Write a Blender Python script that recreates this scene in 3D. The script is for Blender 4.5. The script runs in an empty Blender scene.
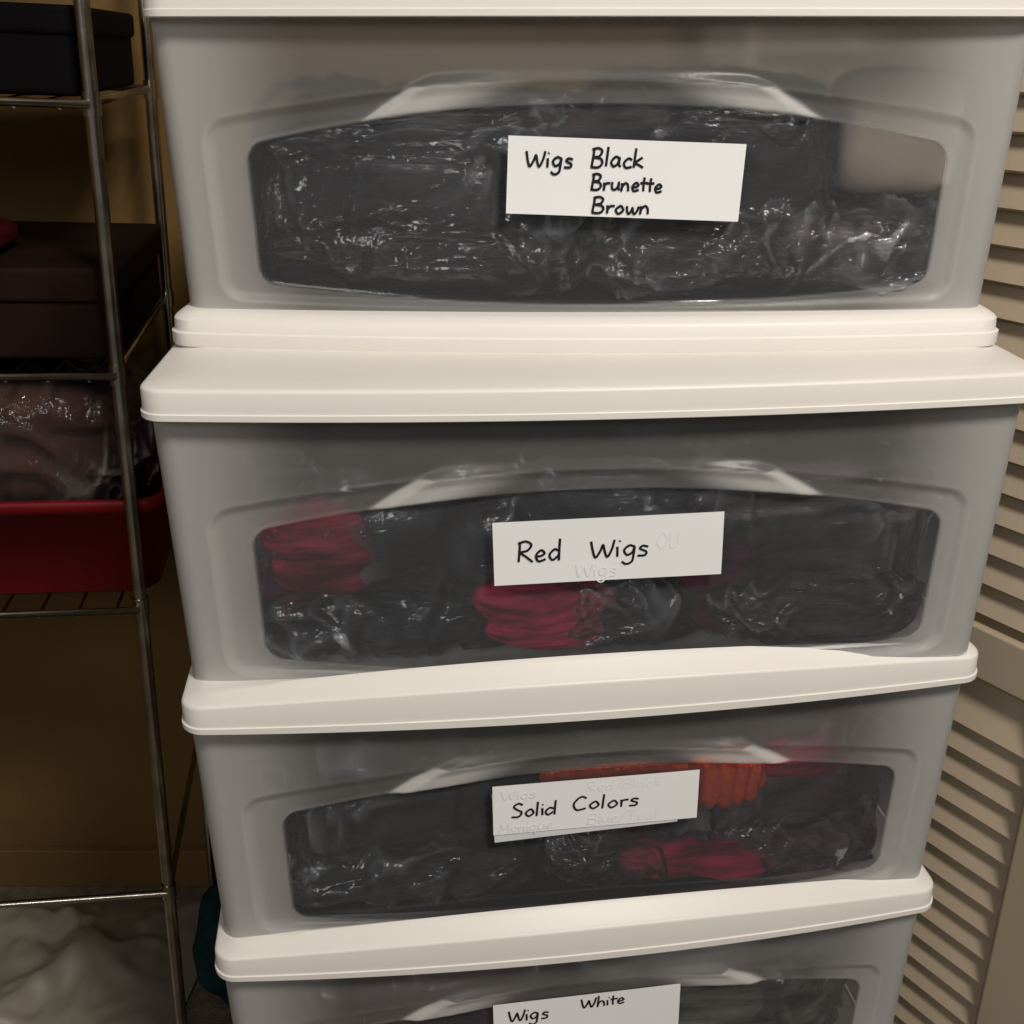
import bpy, math, random
from mathutils import Vector, noise, Matrix
random.seed(4)
S=bpy.context.scene
try: S.view_settings.view_transform='Standard'
except Exception: pass
COL=S.collection

# ---------------------------------------------------------------- helpers
def link(o,parent=None):
    COL.objects.link(o)
    if parent: o.parent=parent
    return o
def empty(name,loc=(0,0,0),rot=(0,0,0),parent=None):
    e=bpy.data.objects.new(name,None); e.empty_display_size=.05
    e.location=loc; e.rotation_euler=rot
    return link(e,parent)
def mesh(name,vs,fs,mats,parent=None,smooth=True,loc=(0,0,0),rot=(0,0,0)):
    m=bpy.data.meshes.new(name); m.from_pydata(vs,[],fs); m.update()
    for p in m.polygons: p.use_smooth=smooth
    for mt in (mats if isinstance(mats,(list,tuple)) else [mats]): m.materials.append(mt)
    o=bpy.data.objects.new(name,m); o.location=loc; o.rotation_euler=rot
    return link(o,parent)
def box(name,x0,x1,y0,y1,z0,z1,mat,parent=None,bev=.002,rot=(0,0,0)):
    c=((x0+x1)/2,(y0+y1)/2,(z0+z1)/2); a,b,d=(x1-x0)/2,(y1-y0)/2,(z1-z0)/2
    vs=[(sx*a,sy*b,sz*d) for sx in(-1,1) for sy in(-1,1) for sz in(-1,1)]
    fs=[(0,1,3,2),(4,6,7,5),(0,4,5,1),(2,3,7,6),(0,2,6,4),(1,5,7,3)]
    o=mesh(name,vs,fs,mat,parent,False,c,rot)
    if bev:
        md=o.modifiers.new('bev','BEVEL'); md.width=bev; md.segments=3
    return o
def tube(name,pts,r,mat,parent=None,cyc=False,polys=None):
    cu=bpy.data.curves.new(name,'CURVE'); cu.dimensions='3D'; cu.bevel_depth=r; cu.bevel_resolution=3; cu.use_fill_caps=True
    for P in (polys or [pts]):
        sp=cu.splines.new('POLY'); sp.points.add(len(P)-1)
        for i,p in enumerate(P): sp.points[i].co=(p[0],p[1],p[2],1)
        sp.use_cyclic_u=cyc; sp.use_smooth=True
    cu.materials.append(mat)
    o=bpy.data.objects.new(name,cu); return link(o,parent)
def sm(a,b,x):
    t=max(0,min(1,(x-a)/(b-a))); return t*t*(3-2*t)

# ---------------------------------------------------------------- materials
def newmat(n):
    m=bpy.data.materials.new(n); m.use_nodes=True; nt=m.node_tree; nt.nodes.clear()
    out=nt.nodes.new('ShaderNodeOutputMaterial'); return m,nt,out
def pbr(n,col,rough=.5,metal=0,noise_s=0,noise_amt=.15,bump=0,bscale=50,spec=.5,stretch=None,col2=None):
    m,nt,out=newmat(n); N=nt.nodes; L=nt.links
    b=N.new('ShaderNodeBsdfPrincipled'); L.new(b.outputs[0],out.inputs[0])
    b.inputs['Base Color'].default_value=(*col,1); b.inputs['Roughness'].default_value=rough; b.inputs['Metallic'].default_value=metal
    b.inputs['Specular IOR Level'].default_value=spec
    tc=N.new('ShaderNodeTexCoord'); mp=N.new('ShaderNodeMapping'); L.new(tc.outputs['Object'],mp.inputs[0])
    if stretch: mp.inputs['Scale'].default_value=stretch
    if noise_s:
        nz=N.new('ShaderNodeTexNoise'); nz.inputs['Scale'].default_value=noise_s; nz.inputs['Detail'].default_value=6; L.new(mp.outputs[0],nz.inputs[0])
        cr=N.new('ShaderNodeValToRGB'); c2=col2 or tuple(c*(1-noise_amt) for c in col)
        cr.color_ramp.elements[0].position=.35; cr.color_ramp.elements[1].position=.65
        cr.color_ramp.elements[0].color=(*c2,1); cr.color_ramp.elements[1].color=(*col,1)
        L.new(nz.outputs[0],cr.inputs[0]); L.new(cr.outputs[0],b.inputs['Base Color'])
    if bump:
        n2=N.new('ShaderNodeTexNoise'); n2.inputs['Scale'].default_value=bscale; n2.inputs['Detail'].default_value=5; L.new(mp.outputs[0],n2.inputs[0])
        bp=N.new('ShaderNodeBump'); bp.inputs['Strength'].default_value=bump; bp.inputs['Distance'].default_value=.003
        L.new(n2.outputs[0],bp.inputs['Height']); L.new(bp.outputs[0],b.inputs['Normal'])
    return m
M_white=pbr('white_plastic',(.79,.755,.705),.42,noise_s=6,noise_amt=.05,bump=.02,bscale=400,spec=.4)
M_wall=pbr('ochre_wall_paint',(.18,.100,.027),.8,noise_s=5,noise_amt=.2,bump=.2,bscale=120)
M_floor=pbr('carpet',(.18,.145,.10),.95,noise_s=60,noise_amt=.4,bump=.8,bscale=300)
M_door=pbr('painted_door',(.54,.44,.32),.5,noise_s=8,noise_amt=.08)
M_chrome=pbr('chrome_wire',(.55,.50,.43),.22,1.0,noise_s=40,noise_amt=.4)
M_ink=pbr('black_ink',(.012,.012,.016),.6,spec=.2)
M_ghost=pbr('faint_ink',(.78,.78,.80),.7)
M_paper=pbr('paper',(.86,.86,.86),.6,noise_s=10,noise_amt=.03)
M_paper2=pbr('paper_back',(.70,.70,.71),.6,noise_s=10,noise_amt=.05)
M_blackbox=pbr('black_cardboard',(.005,.0045,.005),.8,noise_s=20,noise_amt=.3,spec=.05)
M_brown=pbr('brown_box',(.018,.009,.008),.8,noise_s=15,noise_amt=.5,spec=.05)
M_redbin=pbr('red_plastic',(.15,.004,.006),.45,noise_s=10,noise_amt=.15,spec=.2)
M_dred=pbr('dark_red_cloth',(.05,.003,.004),.8,noise_s=30,noise_amt=.4,spec=.1)
M_teal=pbr('teal_fabric',(.008,.04,.05),.9,noise_s=40,noise_amt=.5,bump=.5,bscale=90,spec=.2)
M_cream=pbr('cream_tissue',(.52,.43,.34),.8,noise_s=12,noise_amt=.25,bump=.3,bscale=40,spec=.2)

def frosted(name):
    m,nt,out=newmat(name); N=nt.nodes; L=nt.links
    def mix(f,a,b):
        x=N.new('ShaderNodeMixShader')
        if hasattr(f,'links'): L.new(f,x.inputs[0])
        else: x.inputs[0].default_value=f
        L.new(a.outputs[0],x.inputs[1]); L.new(b.outputs[0],x.inputs[2]); return x
    tc=N.new('ShaderNodeTexCoord'); nz=N.new('ShaderNodeTexNoise'); nz.inputs['Scale'].default_value=500; L.new(tc.outputs['Object'],nz.inputs[0])
    bp=N.new('ShaderNodeBump'); bp.inputs['Strength'].default_value=.12; bp.inputs['Distance'].default_value=.001; L.new(nz.outputs[0],bp.inputs['Height'])
    d=N.new('ShaderNodeBsdfDiffuse'); d.inputs[0].default_value=(.84,.82,.79,1)
    t=N.new('ShaderNodeBsdfTranslucent'); t.inputs[0].default_value=(.87,.85,.82,1)
    r=N.new('ShaderNodeBsdfRefraction'); r.inputs['Roughness'].default_value=.36; r.inputs['IOR'].default_value=1.11; r.inputs[0].default_value=(.86,.90,.96,1)
    g=N.new('ShaderNodeBsdfGlossy'); g.inputs['Roughness'].default_value=.36; g.inputs[0].default_value=(1,1,1,1)
    L.new(bp.outputs[0],g.inputs['Normal'])
    fr=N.new('ShaderNodeFresnel'); fr.inputs[0].default_value=1.36
    dt=mix(.35,d,t)
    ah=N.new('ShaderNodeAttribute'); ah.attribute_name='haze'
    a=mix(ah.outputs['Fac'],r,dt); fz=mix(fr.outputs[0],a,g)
    # clear window
    tr=N.new('ShaderNodeBsdfTransparent'); tr.inputs[0].default_value=(.96,.96,.97,1)
    d2=N.new('ShaderNodeBsdfDiffuse'); d2.inputs[0].default_value=(.6,.62,.66,1)
    g2=N.new('ShaderNodeBsdfGlossy'); g2.inputs['Roughness'].default_value=.10
    n2=N.new('ShaderNodeTexNoise'); n2.inputs['Scale'].default_value=25; L.new(tc.outputs['Object'],n2.inputs[0])
    b2=N.new('ShaderNodeBump'); b2.inputs['Strength'].default_value=.15; b2.inputs['Distance'].default_value=.004; L.new(n2.outputs[0],b2.inputs['Height'])
    L.new(b2.outputs[0],g2.inputs['Normal'])
    c1=mix(.055,tr,d2); cl=mix(fr.outputs[0],c1,g2)
    at=N.new('ShaderNodeAttribute'); at.attribute_name='clear'
    f=mix(at.outputs['Fac'],fz,cl)
    L.new(f.outputs[0],out.inputs[0]); return m
M_frost=frosted('frosted_plastic')

def film(name,haze=.05,col=(.88,.90,.95),cr=.28,ior=1.75):
    """thin crinkled polythene: see-through, glossy, whiter at bunched creases, which also paints in glints"""
    m,nt,out=newmat(name); N=nt.nodes; L=nt.links
    tr=N.new('ShaderNodeBsdfTransparent'); tr.inputs[0].default_value=(.98,.98,.985,1)
    d=N.new('ShaderNodeBsdfDiffuse'); d.inputs[0].default_value=(*col,1)
    g=N.new('ShaderNodeBsdfGlossy'); g.inputs['Roughness'].default_value=.12
    tc=N.new('ShaderNodeTexCoord'); nz=N.new('ShaderNodeTexNoise'); nz.inputs['Scale'].default_value=70; nz.inputs['Detail'].default_value=3; nz.inputs['Distortion'].default_value=1.5
    L.new(tc.outputs['Object'],nz.inputs[0])
    bp=N.new('ShaderNodeBump'); bp.inputs['Strength'].default_value=.7; bp.inputs['Distance'].default_value=.003; L.new(nz.outputs[0],bp.inputs['Height']); L.new(bp.outputs[0],g.inputs['Normal'])
    at=N.new('ShaderNodeAttribute'); at.attribute_name='crease'
    ma=N.new('ShaderNodeMath'); ma.operation='MULTIPLY_ADD'; ma.inputs[1].default_value=cr; ma.inputs[2].default_value=haze; L.new(at.outputs['Fac'],ma.inputs[0])
    a=N.new('ShaderNodeMixShader'); L.new(ma.outputs[0],a.inputs[0]); L.new(tr.outputs[0],a.inputs[1]); L.new(d.outputs[0],a.inputs[2])
    fr=N.new('ShaderNodeFresnel'); fr.inputs[0].default_value=ior
    b=N.new('ShaderNodeMixShader'); L.new(fr.outputs[0],b.inputs[0]); L.new(a.outputs[0],b.inputs[1]); L.new(g.outputs[0],b.inputs[2])
    L.new(b.outputs[0],out.inputs[0]); return m
M_film=film('clear_bag_film',.014,cr=.36)
M_net=film('net_bag_film',.02,(.9,.82,.78),.60,1.35)
def hair(n,col,**k): return pbr(n,col,.65,noise_s=80,noise_amt=.8,bump=1,bscale=170,stretch=(.3,1,1.6),spec=.2,**k)
M_hblack=hair('black_hair',(.032,.030,.036))
M_hbrun=hair('brunette_hair',(.11,.085,.080))
M_hnavy=hair('navy_black_hair',(.022,.033,.050))
M_hbrown=hair('dark_brown_hair',(.30,.235,.21))
M_hmauve=hair('mauve_brown_hair',(.24,.17,.19))
M_hred=hair('red_hair',(.85,.05,.16))
M_hplum=hair('plum_hair',(.17,.03,.08))
M_hdred=hair('dark_red_hair',(.62,.07,.12))
M_horange=pbr('orange_red_knit',(1.0,.12,.035),.7,noise_s=80,noise_amt=.25,bump=1,bscale=150)
M_hmag=hair('magenta_hair',(.95,.03,.18))
M_hwhite=hair('white_hair',(.90,.84,.75))

# ---------------------------------------------------------------- drawer unit
LH=.0185; PITCH=.1748
HW=.2287; HB=PITCH-LH; FY=.010; BUL=.010; DEP=.35; R=.012
WX=.1880; OX=.206; XO=.0042
def fshape(x,z,hx,zb,ab,zt,at,r):
    k=1-min(1,(x/hx)**2); t=zt+at*k; b=zb-ab*k
    zm=(t+b)/2; hz=(t-b)/2
    qx=abs(x)-hx+r; qz=abs(z-zm)-hz+r
    return math.hypot(max(qx,0),max(qz,0))+min(max(qx,qz),0)-r
def drawer(parent,zs=1.0,hb=.35):
    n=16
    path=[]
    for i in range(10): path.append((-HW,DEP-(DEP-FY-R)*i/10,'s'))
    for i in range(n+1):
        a=math.pi/2*i/n
        path.append((-HW+R-R*math.cos(a),None,FY+R-R*math.sin(a)))
    nf=300
    x0=-HW+R
    for i in range(1,nf): path.append((x0+(2*(HW-R))*i/nf,None,FY))
    for i in range(n+1):
        a=math.pi/2*(1-i/n)
        path.append((HW-R+R*math.cos(a),None,FY+R-R*math.sin(a)))
    for i in range(1,11): path.append((HW,FY+R+(DEP-FY-R)*i/10,'s'))
    nz=130
    vs=[];cl=[];hz=[]
    for j in range(nz+1):
        z=HB*j/nz; tp=.0035*(1-z/HB)
        for (x,yy,t) in path:
            h=.30
            if yy is None:
                y=t-BUL*(1-(x/HW)**2)
                xw=x-XO
                do=fshape(x,z,OX,.005,.004,.104,.022,.012)
                dw=fshape(xw,z,WX,.015,.011,.092,.022,.009)
                rec=.0022*sm(.001,-.006,do)
                wt=.092+.022*(1-min(1,(xw/WX)**2)); ot=.104+.022*(1-min(1,(x/OX)**2))
                v=(z-wt)/(ot-wt+1e-6)
                half=.120-.026*max(0,min(1.3,v))
                # finger pull: scooped lip that fades out towards the middle
                mid=.18+.82*sm(.03,.095,abs(x))
                pull=.0048*mid*sm(half+.004,half-.010,abs(x))*sm(-.15,.10,v)*sm(1.5,1.0,v)
                ridge=.0003*math.exp(-(dw/.0009)**2)
                ridge2=.0002*math.exp(-((do)/.0009)**2)
                y+= rec-pull-ridge-ridge2+.0006*sm(.0,-.003,dw)
                c=sm(.0010,-.0010,dw)
                y+=tp*.6
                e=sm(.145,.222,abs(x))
                h=.16+.46*e+.08*sm(.014,0,z)  # brightness of the side margins painted in as extra haze
                h+=.60*sm(half+.003,half-.001,abs(x))*sm(half-.070,half-.022,abs(x))*sm(-.12,.05,v)*sm(1.05,.95,v)  # bright patches at the pull ends, highlights painted in as haze
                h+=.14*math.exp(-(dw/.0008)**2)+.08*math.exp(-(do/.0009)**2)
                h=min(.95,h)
            else: y=yy; c=0
            vs.append((x*(1-tp/HW),y,z*zs)); cl.append(c); hz.append(h)
    m=len(path); fs=[]
    for j in range(nz):
        for i in range(m-1):
            a=j*m+i; fs.append((a,a+1,a+1+m,a+m))
    b0=len(vs)
    vs+=[(-HW+.0035,DEP,0),(HW-.0035,DEP,0),(HW,DEP,HB*zs),(-HW,DEP,HB*zs)]; cl+=[0]*4; hz+=[hb]*4
    fs.append((b0,b0+1,b0+2,b0+3))
    fs.append(tuple(range(m)))
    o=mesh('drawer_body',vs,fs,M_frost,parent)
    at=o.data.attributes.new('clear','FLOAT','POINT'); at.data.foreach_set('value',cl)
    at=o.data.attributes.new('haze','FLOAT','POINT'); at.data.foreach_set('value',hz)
    return o
def outline(hw,bul,r,fy,dep,n=80):
    P=[]
    na=8
    for i in range(na+1):
        a=math.pi/2*i/na; P.append((-hw+r-r*math.cos(a),fy+r-r*math.sin(a)))
    for i in range(1,n): P.append((-hw+r+2*(hw-r)*i/n,fy))
    for i in range(na+1):
        a=math.pi/2*(1-i/na); P.append((hw-r+r*math.cos(a),fy+r-r*math.sin(a)))
    P=[(x,y-bul*(1-(x/hw)**2)) for x,y in P]
    for i in range(na+1):
        a=math.pi/2*i/na; P.append((hw-r+r*math.cos(a),dep-r+r*math.sin(a)))
    for i in range(na+1):
        a=math.pi/2*(1-i/na); P.append((-hw+r-r*math.cos(a),dep-r+r*math.sin(a)))
    return P
def lid(name,parent,z,hw,bul,fy,dep,rings,crown=0,r=.017):
    vs=[];fs=[]; cnt=None
    for (ins,zz,cf) in rings:
        P=outline(hw-ins,bul,max(.003,r-ins*.4),fy+ins,dep-ins)
        cnt=len(P)
        for x,y in P:
            k=1-min(1,(x/hw)**2)
            fade=sm(.10,.02,y)
            vs.append((x,y,zz+crown*cf*k*fade))
    for j in range(len(rings)-1):
        for i in range(cnt):
            a=j*cnt+i; b=j*cnt+(i+1)%cnt
            fs.append((a,b,b+cnt,a+cnt))
    fs.append(tuple(reversed(range(cnt))))
    L0=(len(rings)-1)*cnt; fs.append(tuple(L0+i for i in range(cnt)))
    o=mesh(name,vs,fs,M_white,parent,True,(0,0,z))
    md=o.modifiers.new('es','EDGE_SPLIT'); md.split_angle=math.radians(38)
    return o
def stdlid(parent,z,crown,hw):
    rings=[(.004,0,0),(.0004,0,0),(0,.0004,0),(0,.0034,.1),(.0008,.0038,.1),(.0010,.0142,.5),(.0013,.0152,.5),(.0022,.0160,.5),(.004,.0163,.52),(.010,.0175,.92),(.013,.0178,1),(.022,LH,.3),(.032,LH,0),(.06,LH,0)]
    return lid('lid',parent,z,hw,.013,0,.37,rings,crown,.013)

# ---------------------------------------------------------------- handwriting
G={
'W':(.85,[[(0,.85),(.10,.3),(.2,.03),(.33,.35),(.4,.65),(.48,.3),(.58,.03),(.7,.4),(.76,.88)]]),
'i':(.2,[[(.03,.5),(.05,.25),(.06,0)],[(.05,.74),(.08,.78)]]),
'g':(.52,[[(.36,.45),(.2,.52),(.04,.3),(.15,.04),(.32,.18),(.37,.46),(.36,0),(.33,-.3),(.15,-.42),(0,-.28)]]),
's':(.42,[[(.32,.46),(.15,.52),(.06,.38),(.27,.22),(.24,.04),(0,.03)]]),
'B':(.58,[[(.0,.0),(.02,.5),(.03,.95)],[(-.05,.9),(.2,.98),(.38,.85),(.3,.58),(.08,.5),(.35,.45),(.45,.22),(.3,.0),(-.03,.0)]]),
'l':(.2,[[(.05,1),(.05,.5),(.05,0)]]),
'a':(.55,[[(.36,.42),(.2,.52),(.03,.25),(.14,.02),(.31,.16),(.37,.48),(.37,.12),(.47,.02)]]),
'c':(.46,[[(.36,.42),(.2,.5),(.03,.26),(.13,.02),(.38,.08)]]),
'k':(.5,[[(.03,1),(.03,.5),(.03,0)],[(.34,.52),(.05,.24),(.2,.14),(.42,0)]]),
'r':(.38,[[(.02,.5),(.04,.25),(.05,0)],[(.05,.28),(.13,.46),(.32,.48)]]),
'u':(.5,[[(.02,.5),(.04,.12),(.18,.02),(.32,.2),(.35,.5),(.36,.15),(.42,0)]]),
'n':(.5,[[(.02,.5),(.04,.25),(.04,0),(.06,.28),(.2,.5),(.33,.35),(.37,0)]]),
'e':(.46,[[(.04,.24),(.22,.26),(.33,.38),(.2,.52),(.04,.28),(.14,.01),(.38,.1)]]),
't':(.34,[[(.12,.85),(.12,.4),(.15,0)],[(-.04,.52),(.14,.53),(.33,.55)]]),
'o':(.46,[[(.2,.5),(.03,.26),(.16,.01),(.35,.22),(.27,.46),(.18,.5)]]),
'w':(.62,[[(.02,.5),(.07,.15),(.15,.02),(.24,.2),(.28,.4),(.32,.15),(.4,.02),(.5,.25),(.54,.5)]]),
'R':(.58,[[(.02,0),(.03,.5),(.03,.93)],[(-.06,.88),(.2,.97),(.4,.8),(.28,.55),(.05,.46),(.25,.25),(.48,0)]]),
'd':(.52,[[(.35,.42),(.18,.5),(.02,.24),(.14,.01),(.33,.2)],[(.37,1),(.37,.5),(.38,0)]]),
'S':(.52,[[(.42,.85),(.24,.98),(.06,.78),(.2,.55),(.4,.35),(.3,.05),(.0,.05)]]),
'C':(.58,[[(.46,.82),(.25,.95),(.02,.5),(.15,.04),(.48,.12)]]),
'h':(.5,[[(.03,1),(.03,.5),(.03,0),(.06,.3),(.2,.5),(.33,.35),(.37,0)]]),
'M':(.72,[[(0,0),(.06,.5),(.1,.92),(.3,.3),(.52,.92),(.56,.5),(.6,0)]]),
'O':(.7,[[(.3,.95),(.02,.5),(.28,.02),(.58,.5),(.35,.93),(.28,.95)]]),
'U':(.6,[[(.02,.95),(.05,.2),(.25,.0),(.45,.25),(.47,.95)]]),
'T':(.6,[[(.25,.9),(.25,.5),(.25,0)],[(0,.92),(.25,.93),(.5,.92)]]),
'/':(.45,[[(.0,-.1),(.2,.45),(.4,1.05)]]),
'q':(.5,[[(.36,.45),(.2,.52),(.04,.3),(.15,.04),(.32,.18),(.37,.46),(.36,0),(.36,-.35)]]),
' ':(.4,[]),
}
def cat(P,k=6):
    if len(P)<3: return P
    out=[]
    for i in range(len(P)-1):
        p0=P[max(0,i-1)];p1=P[i];p2=P[i+1];p3=P[min(len(P)-1,i+2)]
        for j in range(k):
            t=j/k
            out.append(tuple(.5*((2*p1[a])+(-p0[a]+p2[a])*t+(2*p0[a]-5*p1[a]+4*p2[a]-p3[a])*t*t+(-p0[a]+3*p1[a]-3*p2[a]+p3[a])*t**3) for a in(0,1)))
    out.append(P[-1]); return out
def write(name,parent,lines,mat,r=.00066,yoff=-.0004,flat=.12):
    polys=[]
    for (txt,x,z,cap,sp) in lines:
        cx=x
        for ch in txt:
            w,st=G[ch]
            for s in st:
                jx=random.uniform(-.02,.02); jz=random.uniform(-.04,.04)
                P=cat([(p[0]+jx+p[1]*.06,p[1]+jz) for p in s])
                polys.append([(cx+p[0]*cap*sp,0,z+p[1]*cap) for p in P])
            cx+=w*cap*sp
    o=tube(name,None,r,mat,parent,polys=polys); o.scale=(1,flat,1); o.location=(0,yoff,0); return o
def paper(name,parent,w,h,mat=None,y=0,dx=0,dz=0,rot=0):
    nx,nz=24,8; vs=[];fs=[]
    for j in range(nz+1):
        for i in range(nx+1):
            u=i/nx; v=j/nz
            x=(u-.5)*w; z=(v-.5)*h
            yy=y+.00012*math.sin(u*5+v)
            c,s=math.cos(rot),math.sin(rot)
            vs.append((dx+x*c-z*s,yy,dz+x*s+z*c))
    for j in range(nz):
        for i in range(nx):
            a=j*(nx+1)+i; fs.append((a,a+1,a+nx+2,a+nx+1))
    return mesh(name,vs,fs,mat or M_paper,parent)

# ---------------------------------------------------------------- wig bags
def lump(name,parent,c,d,mat,seed,e=3.2,disp=.006,sc=22,n=(90,50),crinkle=False,rib=0,front=False):
    vs=[];fs=[];cs=[]
    nu,nv=n
    def sp(v): return math.copysign(abs(v)**(2/e),v)
    for j in range(nv+1):
        ph=-math.pi/2+math.pi*j/nv
        for i in range(nu):
            th=2*math.pi*i/nu
            x=sp(math.cos(ph))*sp(math.cos(th)); y=sp(math.cos(ph))*sp(math.sin(th)); z=sp(math.sin(ph))
            p=Vector((x*d[0],y*d[1],z*d[2]))
            nn=Vector((x/d[0],y/d[1],z/d[2])).normalized()
            q=p*sc+Vector((seed*3.7,seed*1.3,seed))
            if crinkle:
                w=q+Vector((noise.noise(q*.5),noise.noise(q*.5+Vector((9,0,0))),noise.noise(q*.5+Vector((0,9,0)))))*1.2
                # families of sharp folds running in different directions
                a1=noise.noise(Vector((w.x*.55+w.z*.25,w.y,w.z*1.1-w.x*.2)))
                a2=noise.noise(Vector((w.x*1.3,w.y,w.z*.5+w.x*.3))*1.3+Vector((7,2,1)))
                a3=noise.noise(w*2.6)
                r1=max(0,1-abs(a1)*5); r2=max(0,1-abs(a2)*5); r3=max(0,1-abs(a3)*4)
                ms=sm(-.25,.35,noise.noise(q*.3+Vector((1,8,3))))
                v=disp*(r1*.7+r2*.55*ms+r3*.30*ms+noise.noise(q*.7)*.6-.4)
                cr=(r1**4)*(.15+.8*ms)*.8+(r2**4)*ms*.8+(r3**4)*ms*.35  # fold ridges whitened to paint in highlight streaks
                cs.append(min(1,cr*(.2+.8*ms)))
            else:
                v=(noise.noise(q*.5)*1.2+noise.noise(Vector((q.x*.6,q.y,q.z*2.2)))*.5)*disp
                if rib: v+=rib*math.sin(p.x*620+4*noise.noise(p*30))
            p+=nn*v
            p.x+=c[0];p.y+=c[1];p.z+=c[2]
            vs.append(tuple(p))
    for j in range(nv):
        for i in range(nu):
            a=j*nu+i;b=j*nu+(i+1)%nu
            if front and vs[a][1]>c[1]+.3*d[1]: continue
            fs.append((a,b,b+nu,a+nu))
    o=mesh(name,vs,fs,mat,parent)
    if crinkle:
        at=o.data.attributes.new('crease','FLOAT','POINT'); at.data.foreach_set('value',cs)
    return o
def bag(unit,c,d,mat,seed,extra=(),filmmat=None,e=5.0,zs=1,nofilm=False,spill=None):
    """one plastic bag: hair lumps + crinkled film"""
    b=empty('bagged_wig',parent=None)
    b.location=unit.location; b.rotation_euler=unit.rotation_euler
    b.scale=(unit.scale[0],1,zs)
    lump('hair',b,c,(d[0]-.001,d[1]-.005,d[2]-.002),mat,seed,e,disp=.007)
    lump('hair_spill',b,(c[0],.047,.022),(d[0]*.99,.027,.019),spill or mat,seed+3,3,disp=.006)
    for k,(ec,ed,em,rib) in enumerate(extra):
        lump('hair_tuft',b,ec,ed,em,seed+5+k,2.3,.011 if not rib else .003,34,rib=rib)
    if not nofilm:
        fm=filmmat or M_film
        lump('plastic_film',b,(c[0],c[1]-.003,c[2]),(d[0]+.003,d[1]+.001,d[2]+.002),fm,seed+.5,e+.3,.0080,32,(340,170),True,front=True)
        lump('plastic_film_fold',b,(c[0],.045,.028),(d[0]*.97,.032,.023),fm,seed+1.7,3,.0065,36,(260,110),True,front=True)
    return b

# ---------------------------------------------------------------- build the stack
CZ=1.05
def unit(cx,z_lid,rot,y=0,crown=0,zs=1,name='storage_drawer',hw=.2315,hb=.35,sx=1):
    u=empty(name,(cx,y,z_lid-HB*zs),(0,0,rot)); u.scale=(sx,1,1)
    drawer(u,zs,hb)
    stdlid(u,HB*zs,crown,hw)
    return u
z2=CZ-.1714
ZS1=.1465/HB
U1=unit(.0405,CZ+.012,math.radians(0),.060,0,ZS1,hw=.2294,hb=.6,sx=.98)
U2=unit(.0460,z2,math.radians(4.0),0,0)
U3=unit(.0490,z2-PITCH,math.radians(7.0),0,.0170)
U4=unit(.0495,z2-2*PITCH,math.radians(7.6),0,.0170)
U5=unit(.0495,z2-3*PITCH,math.radians(7.6),0,.0170)
U6=unit(.0495,z2-4*PITCH,math.radians(7.6),0,.0170)
base6=lid('base',U6,-.0165,.222,.013,.006,.36,[(.003,0,0),(0,.001,0),(0,.016,0),(.01,.0165,0),(.05,.0165,0)])
BH=(CZ+.012-.1465)-(z2+LH)
rings=[(.004,0,0),(.0005,0,0),(0,.001,0),(0,.0072,0),(.0014,.0080,0),(.0018,.0140,0),(.0030,.0155,0),(.0065,BH-.0008,0),(.009,BH,0),(.03,BH,0)]
lid('base_rim',U1,-BH,.2340,.015,.0,.355,rings,0,.013)
bpy.context.view_layer.update()

Y=.112
# contents: drawer 1 (black / brunette / brown)
bag(U1,(-.092,Y,.062),(.098,.085,.056),M_hblack,1.0,zs=ZS1,extra=[((.00,.036,.100),(.050,.014,.014),M_hbrun,0)])
bag(U1,(.068,Y,.066),(.072,.085,.060),M_hblack,2.3,zs=ZS1,spill=M_hbrun)
bag(U1,(.152,Y-.012,.028),(.054,.085,.026),M_hbrown,3.9,filmmat=M_film,zs=ZS1,spill=M_hbrown)
ct=empty('cream_tissue_bundle',U1.location); ct.scale=(.98,1,ZS1)
lump('tissue',ct,(.179,.080,.094),(.034,.035,.035),M_cream,21,4.5,.004,20)
# drawer 2 (red)
bag(U2,(-.110,Y,.068),(.090,.085,.060),M_hnavy,4.2,extra=[((-.150,.031,.076),(.031,.014,.031),M_hdred,0),((-.168,.036,.05),(.018,.012,.032),M_hplum,0)])
bag(U2,(.010,Y,.068),(.056,.085,.060),M_hnavy,5.1,extra=[((-.022,.023,.033),(.042,.009,.024),M_hred,0)])
bag(U2,(.128,Y,.066),(.072,.085,.058),M_hmauve,6.7,filmmat=M_film,extra=[((.075,.031,.045),(.028,.013,.028),M_hplum,0)])
# drawer 3 (solid colours)
bag(U3,(-.108,Y,.066),(.090,.085,.058),M_hnavy,7.7)
bag(U3,(.028,Y,.066),(.056,.085,.058),M_hblack,8.1,extra=[((.015,.026,.091),(.045,.012,.010),M_horange,.0010),((.050,.025,.024),(.030,.011,.011),M_hmag,0)])
bag(U3,(.138,Y,.064),(.060,.085,.056),M_hplum,9.2,extra=[((.082,.023,.085),(.030,.013,.019),M_horange,.0018),((.100,.024,.021),(.044,.010,.008),M_hmag,0),((.135,.034,.090),(.026,.011,.008),M_hred,0)])
# drawer 4 (white)
bag(U4,(-.10,Y,.066),(.090,.085,.058),M_hplum,10.7)
bag(U4,(.090,Y-.006,.078),(.100,.092,.066),M_hwhite,11.3,filmmat=M_film,spill=M_hwhite)
bag(U5,(0,Y,.062),(.18,.084,.05),M_hblack,12.1,nofilm=True)
bag(U6,(0,Y,.062),(.18,.084,.05),M_hbrown,13.1,nofilm=True)

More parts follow.
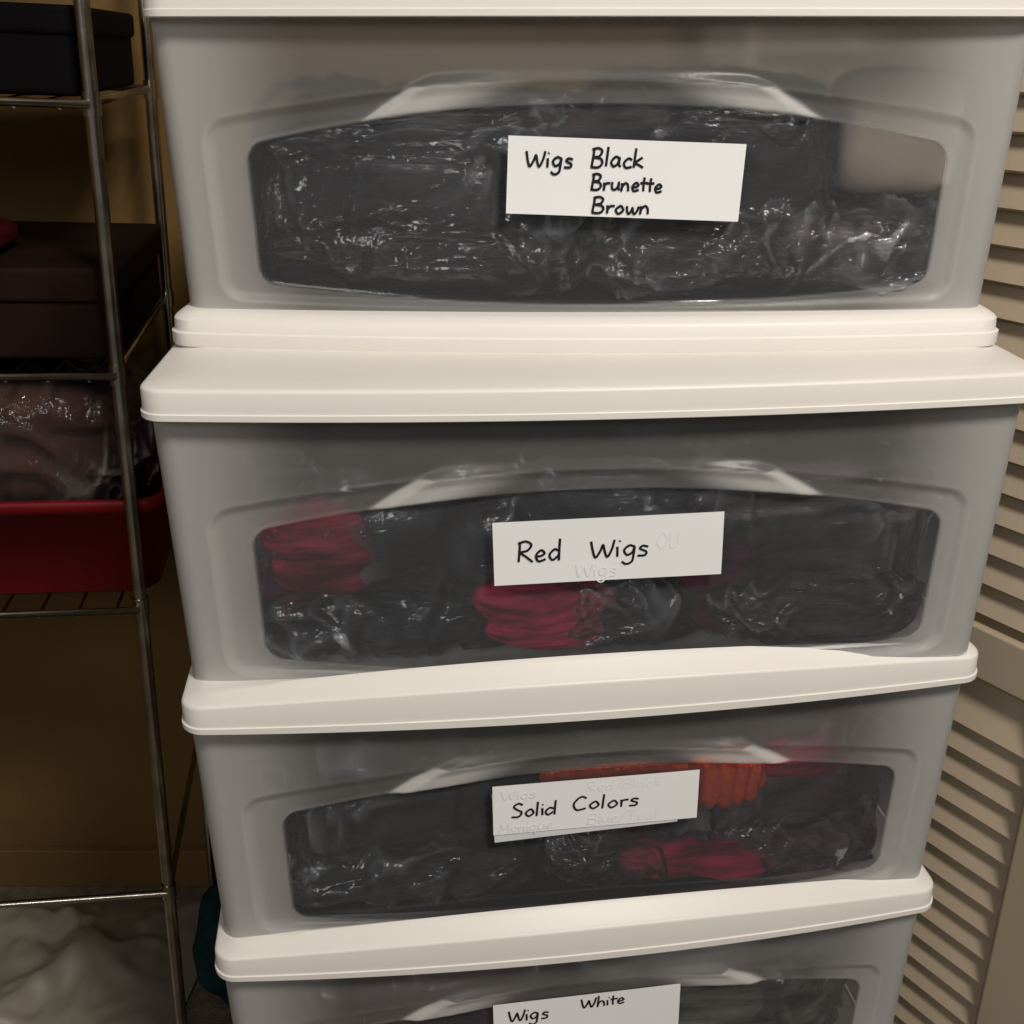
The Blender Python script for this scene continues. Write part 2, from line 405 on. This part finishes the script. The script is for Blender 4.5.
# labels
def label(u,x,z,w,h,tilt,lines,ghost=None,second=None,y=-.0040):
    e=empty('handwritten_label')
    x=x+.039-u.location.x
    M=Matrix.Translation(u.location)@Matrix.Rotation(u.rotation_euler[2],4,'Z')@Matrix.Translation((x,y,z))@Matrix.Rotation(-tilt,4,'Y')
    e.matrix_world=M
    paper('paper',e,w,h)
    write('handwriting',e,[(t,-w/2+a,h/2-b,c,s) for t,a,b,c,s in lines],M_ink)
    if ghost: write('show_through_writing',e,[(t,-w/2+a,h/2-b,c,s) for t,a,b,c,s in ghost],M_ghost,.00045,-.00020,.05)
    if second: paper('under_paper',e,w*second[0],h,M_paper2,.0007,second[1],second[2],second[3])
    return e
zc1=.1465-(.063+.012)-.0012
label(U1,.0190,zc1,.1210,.0385,math.radians(-2.0),[('Wigs',.009,.0145,.0090,1.4),('Black',.043,.0135,.0095,1.25),('Brunette',.0435,.0250,.0080,1.30),('Brown',.045,.0365,.0082,1.45)])
zz2=HB-(.2436-.1714)-.0022
label(U2,.0118,zz2,.122,.0365,math.radians(1.4),[('Red',.013,.0230,.0125,1.22),('Wigs',.051,.0230,.0115,1.42)],ghost=[('OU',.086,.020,.010,1),('Wigs',.043,.034,.009,1.3)])
zz3=HB-(.409-.1714-PITCH)
label(U3,.010,zz3,.1220,.0345,math.radians(.6),[('Solid',.011,.0225,.0100,1.42),('Colors',.047,.0215,.0100,1.62)],
      ghost=[('Wigs',.005,.010,.007,1.5),('Red/Black',.055,.009,.007,1.5),('Monique',.003,.033,.0075,1.3),('Blue/Teal',.056,.032,.0075,1.4)],second=(.9,-.006,-.004,math.radians(2)))
zz4=HB-(.555+.018-.1714-2*PITCH)-.003
label(U4,.009,zz4,.1215,.036,math.radians(.9),[('Wigs',.009,.0155,.0105,1.3),('White',.056,.0110,.0090,1.4)])

# ---------------------------------------------------------------- room
box('wall_back',-1.6,1.2,.66,.70,0,2.4,M_wall,bev=0)
box('wall_left',-1.64,-1.6,-1.2,.70,0,2.4,M_wall,bev=0)
box('floor',-1.64,1.2,-1.4,.70,-.04,0,M_floor,bev=0)
box('baseboard_back',-1.6,.1,.648,.66,0,.06,M_wall,bev=.002)

# louvered door
ang=math.atan2(.839,-.545)
D=empty('louvered_door',(.430,.215,.0),(0,0,ang))
LW=.40
box('stile_near',-.10,0,-.016,.016,0,2.0,M_door,D,.003)
box('stile_far',LW,LW+.06,-.016,.016,0,2.0,M_door,D,.003)
for z0,z1,n in((0,.12,'rail_bottom'),(.565,.61,'rail_middle'),(1.9,2.0,'rail_top')):
    box(n,-.001,LW+.001,-.014,.014,z0,z1,M_door,D,.002)
vs=[];fs=[]
def addslat(z):
    w=.0205;t=.003;a=math.radians(66)
    k=len(vs)
    for x in(-.001,LW+.001):
        for (p,q) in((-w,-t),(w,-t),(w,t),(-w,t)):
            vs.append((x,p*math.cos(a)-q*math.sin(a),z-(p*math.sin(a)+q*math.cos(a))))
    fs.extend([(k,k+1,k+5,k+4),(k+1,k+2,k+6,k+5),(k+2,k+3,k+7,k+6),(k+3,k,k+4,k+7)])
z=.135
while z<1.9:
    if not(.555<z<.62): addslat(z)
    z+=.0265
mesh('louvre_slats',vs,fs,M_door,D,False)

# wire rack
RX,TL=-.3355,.041
Rk=empty('wire_shelf_rack',(RX,.285,0),(0,TL,.15))
for n,(x,y) in enumerate(((0,0),(0,.28),(-.62,0),(-.62,.28))):
    tube('post_%d'%(n+1),[(x,y,0.0),(x,y,1.5)],.0055,M_chrome,Rk)
    tube('foot_%d'%(n+1),[(x,y,0.0),(x,y,.02)],.009,M_chrome,Rk)
SH=[1.012,.817,.617,.317]
for k,z in enumerate(SH+[1.4]):
    tube('shelf_%d_collars'%(k+1),None,.0068,M_chrome,Rk,polys=[[(x,y,z-.008),(x,y,z+.008)] for x,y in((0,0),(0,.28),(-.62,0),(-.62,.28))])
    if k==3:
        tube('lower_brace',None,.0032,M_chrome,Rk,polys=[[(0,-.004,z),(-.62,-.004,z)],[(0,0,z),(0,.28,z)],[(-.62,0,z),(-.62,.28,z)]])
        continue
    tube('shelf_%d_frame'%(k+1),[(-.002,-.008,z),(-.618,-.008,z),(-.618,.288,z),(-.002,.288,z)],.0032,M_chrome,Rk,cyc=True)
    tube('shelf_%d_wires'%(k+1),None,.0013,M_chrome,Rk,polys=[[(-.02-.03*i,-.008,z-.003),(-.02-.03*i,.288,z-.003)] for i in range(20)])
def onrack(n,x,y,z):
    e=empty(n); Mx=Matrix.Translation((RX,.285,0))@Matrix.Rotation(.15,4,'Z')@Matrix.Rotation(TL,4,'Y')@Matrix.Translation((x,y,z)); e.matrix_world=Mx; return e
b=onrack('black_cardboard_box',0,0,SH[0]+.0032)
box('tray',-.50,-.010,.02,.26,0,.052,M_blackbox,b,.004)
box('box_lid',-.503,-.007,.017,.263,.040,.060,M_blackbox,b,.004)
write('printed_script',b,[('S',-.108,.020,.022,1.0),('d',-.095,.020,.020,1.0)],M_paper,.0010,.0165,.3)
b=onrack('brown_storage_box',0,0,SH[1]+.0032)
box('tray',-.50,-.002,.03,.26,0,.06,M_brown,b,.004)
box('box_lid',-.505,.002,.026,.264,.045,.072,M_brown,b,.004)
r_=onrack('red_pouch',0,0,SH[1]+.0755)
lump('pouch',r_,(-.150,.10,.012),(.06,.05,.012),M_dred,3,3.5,.004,24)
b=onrack('red_plastic_tub',0,0,SH[2]+.0032)
def tub(parent,x0,x1,y0,y1,h,mat):
    def ring(ins,z):
        hx=(x1-x0)/2-ins;hy=(y1-y0)/2-ins;cx=(x0+x1)/2;cy=(y0+y1)/2;r=.02;P=[]
        for q,(sx,sy) in enumerate(((1,1),(-1,1),(-1,-1),(1,-1))):
            for i in range(7):
                a=math.pi/2*(q+i/6); P.append((cx+sx*(hx-r)+r*math.cos(a),cy+sy*(hy-r)+r*math.sin(a),z))
        return P
    R_=[ring(.016,0),ring(.012,.004),ring(.004,h-.012),ring(0,h-.012),ring(-.001,h-.002),ring(.002,h),ring(.006,h-.002),ring(.018,.004)]
    vs=[p for r in R_ for p in r];c=len(R_[0]);fs=[]
    for j in range(len(R_)-1):
        for i in range(c):
            a=j*c+i;b2=j*c+(i+1)%c;fs.append((a,b2,b2+c,a+c))
    fs.append(tuple(reversed(range(c))));fs.append(tuple((len(R_)-1)*c+i for i in range(c)))
    return mesh('tub',vs,fs,mat,parent)
tub(b,-.45,.024,.006,.26,.090,M_redbin)
n_=onrack('netting_in_clear_bag',0,0,SH[2]+.09)
lump('netting',n_,(-.200,.135,.024),(.200,.086,.064),pbr('dusty_netting',(.065,.024,.017),.9,noise_s=18,noise_amt=.5,bump=.6,bscale=60,spec=.2),2,3.4,.006,14)
lump('plastic_film',n_,(-.200,.135,.024),(.206,.096,.072),M_net,2.4,3.6,.006,22,(300,150),True,front=True)
# floor clutter
vs=[];fs=[];nx,ny=110,60
for j in range(ny+1):
    for i in range(nx+1):
        x=-.95+.56*i/nx; y=.20+.42*j/ny
        p=Vector((x*9,y*9,0)); d=noise.voronoi(p+Vector((noise.noise(p),noise.noise(p+Vector((5,5,5))),0))*.8)[0]
        ed=min(1,6*min(i/nx,1-i/nx,j/ny,1-j/ny))
        rd=max(0,1-abs(noise.noise(p*.8+Vector((2,2,0))))*4)+.5*max(0,1-abs(noise.noise(p*1.9+Vector((6,2,0))))*5)
        vs.append((x+.02*noise.noise(p),y,.004+ed*(.03+.02*(d[1]-d[0])+.025*noise.noise(p*.6)+.014*rd)))
for j in range(ny):
    for i in range(nx):
        a=j*(nx+1)+i; fs.append((a,a+1,a+nx+2,a+nx+1))
mesh('crumpled_plastic_sheet',vs,fs,pbr('pale_sheet',(.31,.28,.225),.45,noise_s=5,noise_amt=.25),None)
lump('teal_fabric_heap',None,(-.315,.47,.075),(.055,.08,.055),M_teal,5,2.2,.03,18)

# ---------------------------------------------------------------- light
def area(name,loc,tgt,size,en,col):
    l=bpy.data.lights.new(name,'AREA'); l.size=size; l.energy=en; l.color=col; l.shape='DISK'
    o=bpy.data.objects.new(name,l); o.location=loc
    o.rotation_euler=(Vector(tgt)-Vector(loc)).to_track_quat('-Z','Y').to_euler(); link(o); return o
area('ceiling_lamp',(.55,-1.0,2.1),(.15,.1,.75),.36,25.5,(1,.935,.85))
area('added_glint_lamp',(-.6,-1.7,1.7),(.1,.1,.8),.6,6.5,(1,.98,.95))  # unseen lamp added to give the bag film more glints
w=bpy.data.worlds.new('World'); S.world=w; w.use_nodes=True
bg=w.node_tree.nodes['Background']; bg.inputs[0].default_value=(1,.96,.91,1); bg.inputs[1].default_value=.11

# ---------------------------------------------------------------- camera
cam=bpy.data.cameras.new('camera'); cam.sensor_width=36; cam.lens=36*1109/1024; cam.clip_start=.01
co=bpy.data.objects.new('camera',cam); co.location=(0,-.5355,CZ); co.rotation_euler=(math.radians(90-22.9),0,0)
link(co); S.camera=co
